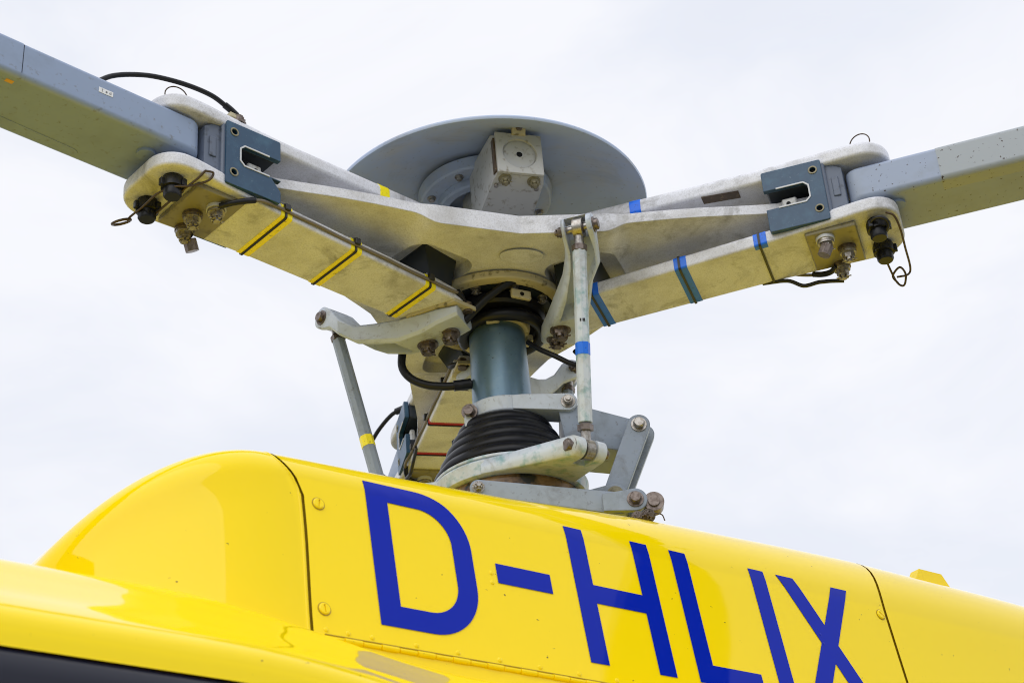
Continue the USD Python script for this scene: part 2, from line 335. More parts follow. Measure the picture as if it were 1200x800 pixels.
# cowling panel between the two seams
panel = body.part('engine_cowling', loft(np.r_[-.7115, np.linspace(-.70, .51, 40), .516], lambda i, u: cowl_section(u)), 'yellow', smooth=50)
rear = body.part('rear_cowling', loft(np.r_[.5225, np.linspace(.54, 2.4, 30)], lambda i, u: cowl_section(u)), 'yellow', label='plain yellow cowling behind the registration letters', smooth=50)
def inset_section(u, d):
    out = []
    for q in cowl_qs(u):
        l, z = cowl_lz(u, q); out.append((l - d if l > d else l, z - d * .8, seam_shift(q) if u < 0 else rear_shift(q)))
    return out
body.part('seam_seal', loft(np.linspace(-.74, -.69, 3), lambda i, u: inset_section(u, .007)), 'yellow_groove', smooth=50)
body.part('seam_seal', loft(np.linspace(.505, .535, 3), lambda i, u: inset_section(u, .006)), 'yellow_groove', smooth=50)
# rounded fairing in front of the cowling
UD, UT = -.7165, -1.088
base_sec = np.array(cowl_section(-.7115))
def dome_sec(i, u):
    t = min(max((u - UD) / (UT - UD), 0), 1)
    fl, fz = math.sqrt(max(1 - t ** 2, 0)), max(1 - t ** 1.9, 0) ** (1 / 1.9)
    return [(l * fl, -1.0 + (z + 1.0) * (fz if z > -1 else 1), d * (1 - t)) for l, z, d in base_sec]
tt = np.sin(np.linspace(0, 1, 46) * math.pi / 2)
dome = body.part('gearbox_fairing', loft(UD + (UT - UD) * tt, dome_sec), 'yellow', label='smooth rounded yellow fairing in front of the registration panel', smooth=60)
# raised lip round the seam
lip = []
for q in cowl_qs(-.7115, lo=-.36)[:-4]:
    lip.append(cowl_pos(-.7195, q, -.0012) + AFT * seam_shift(q))
body.part('seam_lip', tube(np.array(lip), .0024, 8, 3), 'yellow', parent=dome, smooth=60)
# cabin roof with a rounded shoulder, dark window band below
def sstep(x): x = min(max(x, 0), 1); return x * x * (3 - 2 * x)
def roof_drop(u): return -.052 * sstep((u + 1.0) / .5) - .30 * max(0, (-1.75 - u) / 1.3) ** 2
def roof_front(u): return 1.0 if u > -1.8 else math.sqrt(max(1 - ((-1.8 - u) / 1.26) ** 2, .0))
SHOULDER = spline([(.46, -.940), (.52, -.950), (.58, -.976), (.64, -1.020), (.70, -1.064), (.752, -1.098), (.784, -1.122), (.796, -1.144), (.799, -1.171)], 5)[::-1]
def roof_sec(i, u):
    d = roof_drop(u); k = max(roof_front(u), .004)
    return [(x * k, z + d) for x, z in SHOULDER] + [(x * k, -.937 + d + .004 * (.5 - x)) for x in (.40, .32, .2, .1, 0)]
us_roof = np.r_[-1.8 - 1.26 * np.sin(np.linspace(math.pi / 2, 0, 22)), -1.7, -1.62, np.linspace(-1.55, .2, 46)]
roof = body.part('cabin_roof', loft(us_roof, roof_sec), 'yellow', label='bulging glossy yellow cabin roof shoulder in the foreground', smooth=60)
def win_sec(i, u):
    d = roof_drop(u); k = max(roof_front(u), .004)
    p = [(.770, -1.150), (.7965, -1.1735), (.804, -1.182), (.815, -1.205), (.83, -1.27), (.84, -1.34), (.86, -1.44), (.885, -1.60), (.90, -1.75)]
    return [(x * k, z + d) for x, z in p[::-1]]
def loft_side(us, fn, side):
    rows = [[W3(u, side * l, z) for l, z in fn(i, u)] for i, u in enumerate(us)]
    V = np.array(rows); n, k = V.shape[:2]; F = []
    for i in range(n - 1):
        for j in range(k - 1):
            a = i * k + j; F += [(a, a + k, a + k + 1), (a, a + k + 1, a + 1)] if side > 0 else [(a, a + k + 1, a + k), (a, a + 1, a + k + 1)]
    return V.reshape(-1, 3), np.array(F)
for s in (1, -1): body.part('side_window', loft_side(us_roof, win_sec, s), 'window', label='dark window band under the cabin roof', smooth=50)
def hull_sec(i, u):
    k = max(roof_front(u), .004); d = roof_drop(u)
    return [(x * k, z + d * (.5 if z < -2 else 1)) for x, z in [(0, -2.62), (.55, -2.60), (.76, -2.52), (.87, -2.35), (.91, -2.1), (.905, -1.8), (.9, -1.752)]]
for s in (1, -1): body.part('cabin_side', loft_side(us_roof, hull_sec, s), 'yellow', smooth=50)
def aft_sec(i, u):
    t = (u - .2) / 2.2
    return [(x * (1 - .55 * t), z + (.35 * t if z < -1.5 else 0)) for x, z in [(0, -2.62), (.5, -2.60), (.72, -2.5), (.84, -2.3), (.86, -2.0), (.84, -1.5), (.75, -1.3), (.58, -1.09), (.44, -1.06), (.2, -1.045), (0, -1.04)]]
for s in (1, -1): body.part('rear_side', loft_side(np.linspace(.2, 2.4, 18), aft_sec, s), 'yellow', smooth=50)
# lower deck strip between the cowling and the roof shoulder, with piano hinge and rivets
HQ = -.358
knuckles = []
u = -.70; k = 0
while u < .5:
    p, q = cowl_pos(u, HQ, .0012), cowl_pos(u + .0285, HQ, .0012)
    body.part('hinge_knuckle', cyl(p, q, .0042 if k % 2 else .0036, n=10), 'yellow', parent=panel)
    u += .0305; k += 1
body.part('hinge_gap', tube([cowl_pos(x, HQ + .0062, .0002) for x in np.linspace(-.70, .5, 30)], .0011, 6, 2), 'yellow_groove', parent=panel)
def rivet(u, q, r=.0045): 
    p = cowl_pos(u, q, -.0006); n_ = nz(cowl_pos(u, q, 1.0) - cowl_pos(u, q, 0))
    s = Manifold.sphere(r, 16).scale((1, 1, .55))
    return mf_place(s, frame_to(n_), p)
for u in [-.697, -.661, -.6216, -.5468, -.4743, -.3993, -.3247, -.25, -.176, -.10, -.03, .045]: body.part('rivet', rivet(u, -.344), 'yellow', parent=panel, smooth=60)
for u, q in [(-.3873, -.192), (-.3887, -.209), (.3225, -.179), (.3245, -.197)]: body.part('rivet', rivet(u, q, .0042), 'yellow' if u < 0 else 'letter_blue', parent=panel, smooth=60)
for u, q, ang in [(-.6884, -.1333, 80), (-.6966, -.3112, 95), (.5041, -.1064, 140)]:      # slotted quick-release fasteners
    n_ = nz(cowl_pos(u, q, 1.0) - cowl_pos(u, q, 0)); R = frame_to(n_)
    head = Manifold.batch_hull([Manifold.cylinder(.0016, .0092, .0092, 32), Manifold.cylinder(.003, .0075, .0075, 32)])
    head = head - Manifold.cube((.013, .0024, .004), True).translate((0, 0, .003)).rotate((0, 0, ang))
    rim = Manifold.cylinder(.0006, .0108, .0108, 32) - Manifold.cylinder(.003, .0096, .0096, 32).translate((0, 0, -.001))
    f_ = body.part('fastener', mf_place(head, R, cowl_pos(u, q, 0.0)), 'yellow', parent=panel)
    body.part('fastener_rim', mf_place(rim, R, cowl_pos(u, q, .0001)), 'yellow_groove', parent=panel)
# registration letters as thin sheets of film that follow the panel
VT, VB, SW = -.0695, -.3198, .0358
def stroke(x0, x1, y0, y1): return sbox(min(x0, x1), min(y0, y1), max(x0, x1), max(y0, y1))
def d_shape():
    def half(x1, y0, y1, r):
        pts = [(-.6035, y0), (-.6035, y1)]
        pts += [(x1 - r + r * math.sin(a), y1 - r + r * math.cos(a)) for a in np.linspace(0, math.pi / 2, 16)]
        pts += [(x1 - r + r * math.cos(a), y0 + r - r * math.sin(a)) for a in np.linspace(0, math.pi / 2, 16)]
        return Polygon(pts)
    outer = half(-.4205, VB, VT, .092)
    inner = half(-.4205 - SW, VB + SW, VT - SW * .95, .056).intersection(stroke(-.6035 + SW + .002, 0, VB, VT))
    return outer.difference(inner)
letters = [('D', d_shape()),
    ('hyphen', stroke(-.3776, -.272, -.2080, -.1732)),
    ('H', unary_union([stroke(-.2217, -.1848, VB, VT), stroke(-.0821, -.046, VB, VT), stroke(-.19, -.08, -.2088, -.175)])),
    ('L', unary_union([stroke(.0035, .0397, VB, VT), stroke(.0035, .147, VB, -.2844)])),
    ('I', stroke(.1855, .2212, VB, VT)),
    ('X', unary_union([Polygon([(.2523, VT), (.2938, VT), (.4292, VB), (.3877, VB)]), Polygon([(.3893, VT), (.4292, VT), (.2938, VB), (.2523, VB)])]))]
for nm, poly in letters:
    cs = cs_of(poly)
    mf = Manifold.extrude(cs, .0004).refine_to_length(.02)
    v, f = raw(mf)
    V = np.array([cowl_pos(a, b, .0007 + c) for a, b, c in v])
    body.part('hyphen' if nm == 'hyphen' else 'letter', (V, f), 'letter_blue', parent=panel, label='dark blue hyphen' if nm == 'hyphen' else f'dark blue letter {nm} of the registration', smooth=60)
# small tab on the rear cowling
tb = [W3(u, .20 + dl, z) for u, z in ((.89, -.49), (.915, -.450), (.985, -.450), (1.015, -.49)) for dl in (-.012, .012)]
body.part('tab', frustum_hull(tb), 'yellow', parent=rear, label='small yellow tab on top of the rear cowling')

# ================================================================== rotor: frames of the three arms
PHI = 1.802
AZ = {'red': PHI + .018, 'yellow': PHI + 2 * math.pi / 3, 'blue': PHI - 2 * math.pi / 3}
FLAP = {'red': .0, 'yellow': .008, 'blue': -.008}
def arm(k, a, s, z, flap=True):
    d = FLAP[k] if flap else 0.0
    a2 = .15 + (a - .15) * math.cos(d) - (z - .1) * math.sin(d); z2 = .1 + (a - .15) * math.sin(d) + (z - .1) * math.cos(d)
    c, s_ = math.cos(AZ[k]), math.sin(AZ[k])
    return np.array([c * a2 - s_ * s, s_ * a2 + c * s, z2])
def armM(k, mesh, flap=True):
    v, f = raw(mesh); d = FLAP[k] if flap else 0.0
    a2 = .15 + (v[:, 0] - .15) * math.cos(d) - (v[:, 2] - .1) * math.sin(d); z2 = .1 + (v[:, 0] - .15) * math.sin(d) + (v[:, 2] - .1) * math.cos(d)
    c, s_ = math.cos(AZ[k]), math.sin(AZ[k])
    return np.column_stack([c * a2 - s_ * v[:, 1], s_ * a2 + c * v[:, 1], z2]), f

# ------------------------------------------------------------------ rotor mast with its rubber boot
mast = Thing('rotor_mast', 'smooth blue-grey steel mast below the rotor hub', 'rotor mast', (0, 0, -.4))
mast.part('shaft', revolve([(.040, -.42), (.0625, -.42), (.0605, -.16), (.0575, -.015), (.054, -.010), (.040, -.010)], n=96), 'mast', smooth=40)
mast.part('collar_lip', revolve([(.056, -.014), (.066, -.014), (.070, -.006), (.070, .004), (.050, .006), (.050, -.010)]), 'cream')
for k in range(3):
    a = math.radians(-95 + 120 * k); c, s = math.cos(a), math.sin(a)
    mast.part('lip_tab', mf_place(cbox((-.014, -.008, -.009), (.014, .006, .008), .002), np.array([[-s, -c, 0], [c, -s, 0], [0, 0, 1.0]]), (.069 * c, .069 * s, -.016)), 'cream')
boot = Thing('rubber_boot', 'black ribbed conical rubber boot round the mast foot', 'rubber boot', (0, 0, -.36))
prof = [(.066, -.228)]
NF, NS = 5, 10
for q in range(NF * NS + 1):
    t0 = q / (NF * NS); ph = (q % NS) / NS
    rr = .083 + .064 * t0 ** .92 + .0062 * (math.sin(math.pi * ph) ** .7) - .002
    prof.append((rr, -.231 - .125 * t0))
prof += [(.10, -.358), (.066, -.358)]
bt = revolve(prof, n=96); bv = bt.vertices.copy()
bt.vertices = bv + np.column_stack([bv[:, :2] * (0.05 * (meshkit.fbm(bv * 14, 3, 5) - .5))[:, None], .006 * (meshkit.fbm(bv * 9, 2, 8) - .5)])
boot.part('bellows', bt, 'boot', smooth=40)
boot.part('tag', cbox((-.106, -.035, -.282), (-.080, -.020, -.264), .003), 'rubber')

# ------------------------------------------------------------------ swashplate
sw = Thing('swashplate', 'pale enamelled swashplate with worn green patches under the rubber boot', 'swashplate', (0, 0, -.45))
sw.part('upper_ring', revolve([(.10, -.358), (.146, -.358), (.151, -.361), (.151, -.366), (.146, -.367), (.146, -.370), (.154, -.371), (.156, -.374), (.152, -.400), (.142, -.403), (.10, -.403)], n=96), 'green_worn', smooth=30)
LR, LOFF, LZ = .245, -.628, -.393
def pol(r, a, z): return np.array([r * math.cos(a), r * math.sin(a), z])
for k in AZ:
    ae = AZ[k] + LOFF; tang = np.array([-math.sin(ae), math.cos(ae), 0]); rad = np.array([math.cos(ae), math.sin(ae), 0]); E = pol(LR, ae, LZ)
    def blk(p, hr, ht, hz, R): return mf_place(Manifold.cube((2 * hr, 2 * ht, 2 * hz), True), R, p)
    Rm = np.stack([rad, tang, UP], 1)
    ear = Manifold.batch_hull([cyl(E - tang * .034, E + tang * .034, .021, n=28), blk(pol(.143, ae - .72, -.386), .006, .012, .014, Rm), blk(pol(.140, ae + .30, -.386), .006, .012, .014, Rm)])
    if k == 'blue': ear = Manifold.batch_hull([cyl(E - tang * .034, E + tang * .034, .021, n=28), blk(pol(.1505, ae - .95, -.386), .004, .006, .0135, np.stack([pol(1, ae - .95, 0), pol(1, ae - .95 + math.pi / 2, 0), UP], 1)), blk(pol(.1520, ae - .60, -.387), .004, .006, .0140, np.stack([pol(1, ae - .60, 0), pol(1, ae - .60 + math.pi / 2, 0), UP], 1)), blk(pol(.140, ae + .30, -.386), .006, .012, .014, Rm)])
    slot = mf_place(Manifold.cube((.075, .028, .09), True), Rm, E + rad * .010)
    e_ = sw.part('clevis_arm', armless := (ear - slot), 'green_worn', smooth=30)
    pin = hexbolt(E - tang * .034, -tang, .013, .012) + [cyl(E - tang * .034, E + tang * .034, .009, n=16)] + hexbolt(E + tang * .034, tang, .011, .012)
    sw.part('clevis_pin', pin, 'bronze', parent=e_)
sw.part('lower_ring', revolve([(.07, -.404), (.142, -.404), (.146, -.412), (.143, -.44), (.136, -.48), (.07, -.49)], n=72), 'grime', label='oily brown lower ring of the swashplate', smooth=30)

# ------------------------------------------------------------------ scissor links, right of the mast
sc = Thing('scissor_driver', 'pale grey collar clamped round the mast with an arm to the scissor links', 'mast collar', (0, 0, -.2))
SA = np.array([.129, -.05, -.224])
col = revolve([(.0612, -.197), (.076, -.197), (.079, -.200), (.079, -.229), (.076, -.232), (.0612, -.232)])
cm = Manifold(m3.Mesh(np.asarray(col.vertices, np.float32), np.asarray(col.faces, np.uint32)))
armh = Manifold.batch_hull([boxm((.02, -.078, -.230), (.04, -.03, -.200)), cyl(SA + [0, .030, 0], SA - [0, .026, 0], .0185, n=28)]) - Manifold.cylinder(.2, .0612, .0612, 64).translate((0, 0, -.3))
sc.part('collar', cm, 'metal_white', smooth=30)
sc.part('arm', armh, 'metal_white', smooth=30)
lug = rbox((-.066, -.046, -.230), (.011, .018, .024), .004)
sc.part('clamp_lug', lug, 'metal_white')
sc.part('clamp_bolt', hexbolt((-.066, -.063, -.222), (-.15, -1, -.15), .012, .012), 'bronze')
sc.part('bolt', hexbolt(SA - [0, .026, 0], (0, -1, 0), .0105, .011, stub=.003), 'steel')
up = Thing('scissor_link', 'broad pale grey upper scissor link right of the mast collar', 'scissor link', SA)
SB = np.array([.262, -.052, -.287])
ul = Manifold.batch_hull([cyl(SA + [-.004, -.018, -.014], SA + [-.004, .075, -.014], .016, n=24), boxm((SA[0] - .012, -.065, SA[2] - .080), (SA[0] + .01, .065, SA[2] - .050)), cyl(SB + [-.006, .0, 0], SB + [-.006, .085, 0], .021, n=24), boxm((SB[0] - .028, -.045, SB[2] - .042), (SB[0] - .004, .06, SB[2] - .015))])
up.part('link', ul, 'metal_grey', smooth=25)
up.part('pivot', cyl(SA + [0, -.024, 0], SA + [0, .06, 0], .009, n=18), 'steel')
SCc = np.array([.200, -.075, -.438])
lo_ = Thing('scissor_link', 'slim slanted lower scissor link at the far right of the mast', 'scissor link', SCc)
ll = Manifold.batch_hull([cyl(SB + [.0, -.022, .0], SB + [.0, -.002, .0], .022, n=28), cyl(SCc + [0, .006, .012], SCc + [0, .024, .012], .021, n=28)])
ll2 = Manifold.batch_hull([cyl(SB + [.012, .02, .0], SB + [.012, .034, .0], .02, n=28), cyl(SCc + [.012, .04, .012], SCc + [.012, .055, .012], .018, n=28)])
lo_.part('link', ll, 'metal_grey', smooth=25)
lo_.part('link', ll2, 'metal_grey', smooth=25)
lo_.part('bolt', hexbolt(SB + [0, -.022, 0], (0, -1, 0), .0115, .012), 'steel')
foot = Manifold.batch_hull([cyl(SCc + [0, -.012, 0], SCc + [0, .02, 0], .023, n=28), boxm((.13, -.09, -.49), (.16, -.05, -.43))])
sw.part('scissor_lug', foot, 'metal_grey')
lo_.part('bolt', hexbolt(SCc + [.0, -.012, 0], (0, -1, -.1), .012, .010), 'gold')
# control arm lying low in front of the swashplate
ca = Thing('control_lever', 'pale grey forked lever low along the cowling edge', 'control lever', (.09, -.16, -.47))
CA0, CA1 = np.array([-.0575, -.160, -.440]), np.array([.2285, -.165, -.499])
bar = Manifold.batch_hull([cyl(CA0 + [0, -.011, 0], CA0 + [0, .011, 0], .016, n=24), cyl(CA1 + [-.03, -.013, 0], CA1 + [-.03, .013, 0], .022, n=24)])
fk = [Manifold.batch_hull([cyl(CA1 + [0, d, 0], CA1 + [0, d + .010, 0], .022, n=28), boxm(CA1 + [-.06, d, -.018], CA1 + [-.03, d + .010, .016])]) for d in (-.024, .014)]
ca.part('bar', bar, 'metal_grey', smooth=30)
for f_ in fk: ca.part('fork_cheek', f_, 'metal_grey', smooth=30)
ca.part('bolt', hexbolt(CA1 + [0, -.024, 0], (0, -1, 0), .0115, .011), 'bronze')
ca.part('bolt', castle_nut(CA0 + [0, -.011, 0], (0.1, -1, -.1), .009, .012), 'steel')
ca.part('roller', [cyl(CA1 + [.034, -.018, -.004], CA1 + [.034, .006, -.004], .019, n=28), cyl(CA1 + [.034, -.022, -.004], CA1 + [.034, -.016, -.004], .011, n=20)], 'bronze')
ca.part('nut', castle_nut(CA1 + [.020, -.022, -.034], (0.2, -.8, -.3), .010, .014), 'bronze')
ca.part('nut', castle_nut(CA1 + [.0, -.022, -.036], (0, -1, -.2), .009, .010), 'bronze')
ca.part('split_pin', tube([CA1 + [.032, -.03, -.034], CA1 + [.044, -.03, -.038], CA1 + [.048, -.03, -.050]], .0012, 6), 'wire')

# ================================================================== rotor hub star
star = Thing('rotor_hub_star', 'speckled grey three-armed composite star at the centre of the rotor', 'rotor hub', (0, 0, 0))
def star_poly():
    wide = [(.300, .173), (.330, .157), (.372, .145), (.418, .131), (.479, .110), (.540, .086), (.587, .068), (.62, .058), (.72, .050)]
    slim = [(.200, .163), (.240, .151), (.290, .137), (.342, .123), (.416, .104), (.479, .086), (.540, .070), (.62, .056), (.72, .050)]
    pts = []
    for k, lo_s, hi_s, nv in (('red', slim, slim, .245), ('yellow', slim, wide, .276), ('blue', wide, slim, .245)):
        c, s = math.cos(AZ[k]), math.sin(AZ[k])
        loc = [(a, -b) for a, b in lo_s] + [(a, b) for a, b in hi_s[::-1]]
        pts += [(c * a - s * b, s * a + c * b) for a, b in loc]
        am = AZ[k] + math.pi / 3; pts.append((nv * math.cos(am), nv * math.sin(am)))
    return pts
pts = star_poly()
poly = Polygon(pts).buffer(.006).buffer(-.012).buffer(.006)
hole = Point(0, 0).buffer(.135)
for k in AZ:
    c, s = math.cos(AZ[k]), math.sin(AZ[k])
    hl = sbox(.17, -.075, .25, .075).buffer(.034)
    from shapely import affinity
    hole = hole.union(affinity.rotate(hl, math.degrees(AZ[k]), origin=(0, 0)))
hole = hole.buffer(-.012).buffer(.012)
full = Manifold.extrude(cs_of(poly), .046, 3).translate((0, 0, .047)).refine_to_length(.012)
v, f = raw(full)
def star_ramp(v):
    v = v.copy()
    am = np.stack([v[:, 0] * math.cos(AZ[k]) + v[:, 1] * math.sin(AZ[k]) for k in AZ], 1)
    sm = np.stack([-v[:, 0] * math.sin(AZ[k]) + v[:, 1] * math.cos(AZ[k]) for k in AZ], 1)
    j = am.argmax(1); A = am[np.arange(len(v)), j]; S = np.abs(sm[np.arange(len(v)), j])
    a0 = .262 + .20 * np.clip(S - .03, 0, .2)
    t = np.clip((A - a0) / .05, 0, 1); t = t * t * (3 - 2 * t)
    zb = .051 + .020 * t
    fr = (v[:, 2] - .047) / .046
    v[:, 2] = zb + fr * (.093 - zb) + np.clip(A - .35, 0, 1) * .012
    return v
sm_ = Manifold(m3.Mesh(np.asarray(star_ramp(v), np.float32), np.asarray(f, np.uint32)))
sm_ = sm_ - Manifold.extrude(cs_of(hole), .06).translate((0, 0, .02))
star.part('star_plate', sm_, 'hub_white', smooth=28)
oval = Manifold.cylinder(.0006, 1, 1, 40).scale((.045, .026, 1)).rotate((0, 0, 12)).translate((.062, -.195, .0464))
star.part('oval_patch', oval, 'hub_white')
star.part('flange', revolve([(.128, .030), (.150, .030), (.152, .033), (.152, .0465), (.128, .0465)], n=80), 'cream', smooth=30)
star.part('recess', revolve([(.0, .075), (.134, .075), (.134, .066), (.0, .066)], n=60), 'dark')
star.part('elastomer_ring', revolve([(.062, .004), (.098, .006), (.104, .012), (.104, .026), (.098, .032), (.062, .032)], n=72), 'rubber', smooth=30)
star.part('elastomer_ring', ring((0.012, 0.005, -.012), (0, 0, 1), .082, .013, 48, 12), 'rubber', smooth=60)
star.part('spacer', revolve([(.062, .034), (.118, .036), (.118, .050), (.062, .05)], n=60), 'bearing', smooth=30)
for k in range(9):
    a = math.radians(40 * k + 12)
    star.part('flange_bolt', castle_nut(pol(.112, a, .037), (0, 0, -1), .0085, .010), 'steel')
for k in range(3):
    a = math.radians(-62 - 120 * k); R = np.array([[-math.sin(a), -math.cos(a), 0], [math.cos(a), -math.sin(a), 0], [0, 0, 1.0]])
    star.part('bracket', mf_place(rbox((0, 0, 0), (.022, .005, .010), .003), R, pol(.118, a, .014)), 'cream')
    star.part('bracket_hole', mf_place(Manifold.cylinder(.0012, .0045, .0045, 16), frame_to(pol(1, a, 0)), pol(.1228, a, .013)), 'dark')

# ================================================================== vibration absorber on top
RD, ZD = .3443, .2838
va = Thing('vibration_absorber', 'shallow grey dome on top of the rotor hub seen from below', 'vibration absorber', (0, 0, .15))
outer = [(RD, ZD - .004), (RD + .002, ZD), (RD, ZD + .005)]
under, top = [], []
for t in np.linspace(0, 1, 26):
    r = RD * (1 - t); h = .085 * (1 - (r / RD) ** 2.0)
    under.append((r, ZD - .004 + h)); top.append((r, ZD + .005 + h * 1.04))
va.part('dome', revolve([under[i] for i in range(25, -1, -1)] + [outer[1]] + top, n=128), 'dish', smooth=50)
va.part('centre_ring', revolve([(.098, ZD + .030), (.138, ZD + .030), (.142, ZD + .034), (.146, ZD + .056), (.098, ZD + .056)], n=80), 'dish', smooth=30)
va.part('centre_ring', revolve([(.085, ZD + .012), (.100, ZD + .012), (.104, ZD + .016), (.106, ZD + .05), (.085, ZD + .05)], n=80), 'dish', smooth=30)
for k in range(8):
    a = math.radians(45 * k + 20); va.part('ring_bolt', hexbolt(pol(.122, a, ZD + .030), (0, 0, -1), .007, .006), 'steel')
va.part('centre_post', revolve([(.0, .092), (.06, .092), (.055, .12), (.05, ZD + .04), (0, ZD + .04)], n=60), 'box_grey')
BA = math.radians(-73.5); BR = np.array([math.cos(BA), math.sin(BA), 0]); BT = np.array([-math.sin(BA), math.cos(BA), 0])
def BX(rho, t, z): return BR * rho + BT * t + UP * z
box8 = [BX(.262, t, z) for t in (-.048, .048) for z in (.203, .297)] + [BX(.245, t, z) for t in (-.052, .052) for z in (.199, .31)] + [BX(.09, t, z) for t in (-.058, .055) for z in (.178, .33)]
va.part('damper_box', frustum_hull(box8), 'box_grey')
fp = [BX(r, t, z) for r in (.264, .271) for t in (-.049, .047) for z in (.200 + .002, .300)]
fpm = frustum_hull(fp)
ctr = BX(.271, 0.0, .252)
fpm = fpm - cyl(ctr - BR * .0055, ctr + BR * .01, .035, .037, n=48)
face = va.part('face_plate', fpm, 'box_grey', smooth=25)
va.part('disc', cyl(ctr - BR * .0068, ctr - BR * .0050, .0335, n=48), 'box_grey', parent=face)
va.part('centre_hole', cyl(ctr - BR * .0062, ctr - BR * .0044, .0062, n=24), 'dark', parent=face)
for t in (-.030, .030): va.part('box_nut', castle_nut(BX(.250, t, .2015), (BR[0] * .25, BR[1] * .25, -1), .0105, .012), 'gold')
for t in (-.044, .040): va.part('small_screw', cyl(BX(.232, t, .203), BX(.232, t, .192), .0045, n=14), 'steel')
va.part('side_gap', frustum_hull([BX(r, t, z) for r in (.249, .2635) for t in (-.053, -.0475) for z in (.208, .290)]), 'brown_plate')
va.part('top_bracket', frustum_hull([BX(r, t, z) for r in (.27, .275) for t in (-.014, .014) for z in (.296, .318)] + [BX(.285, t, .322) for t in (-.014, .014)]), 'cream')
va.part('bracket_bolt', hexbolt(BX(.275, 0, .312), (BR[0], BR[1], -.4), .008, .008), 'bronze')

# ================================================================== sleeves, horns, blades, links
def half_w(a): return np.interp(a, [.14, .58, .70, .77, .85], [.0630, .0735, .083, .090, .090])
def sleeve_outline(a_in=.143, a_out=.846, extra=0.0):
    xs = np.linspace(a_in, a_out, 40)
    p = Polygon([(x, half_w(x) + extra) for x in xs] + [(x, -half_w(x) - extra) for x in xs[::-1]])
    return dense(p.buffer(-.055).buffer(.055).union(p.intersection(sbox(0, -1, .6, 1))).buffer(.0005), .010)
LZB, LZT = lin(-.0265, .0525), lin(.0015, .054)
UZB, UZT = lin(.157, -.014), lin(.1955, -.017)
R_STRAP = (.5758, .4121, .2274)
INFO = {
    'yellow': dict(tape='tape_yellow', where='left front arm', word='yellow'),
    'blue': dict(tape='tape_blue', where='right arm', word='blue'),
    'red': dict(tape='tape_red', where='rear arm', word='red')}
def mfm(vf):
    t = trimesh.Trimesh(vf[0], vf[1], process=False); t.merge_vertices(digits_vertex=7); trimesh.repair.fix_normals(t)
    return Manifold(m3.Mesh(np.asarray(t.vertices, np.float32), np.asarray(t.faces, np.uint32)))
def infl(off, zb, zt, cb, ct, n): return mfm(plate(sleeve_outline(extra=off), lambda x, y: zb(x, y) - off, lambda x, y: zt(x, y) + off, cb, ct, n))
LOW_T, LOW_C = infl(.0009, LZB, LZT, .005, .007, 3), infl(.0028, LZB, LZT, .005, .007, 3)
def upper_band(a, hw, off=.001):
    w, zb, zt = half_w(a) + .0005, UZB(a, 0), UZT(a, 0); pr = []
    for sx in (-1, 1):
        pr += [(sx * (w - .018 + (.018 + off) * math.cos(t)), zt - .018 + (.018 + off) * math.sin(t)) for t in np.linspace(0, math.pi / 2, 8)]
        pr += [(sx * (w - .006 + (.006 + off) * math.cos(t)), zb + .006 - (.006 + off) * math.sin(t)) for t in np.linspace(0, math.pi / 2, 5)]
    return frustum_hull([(x, y, z) for x in (a - hw, a + hw) for y, z in pr])
def cut_band(mf, a, hw): return mf ^ boxm((a - hw, -1, -1), (a + hw, 1, 1))
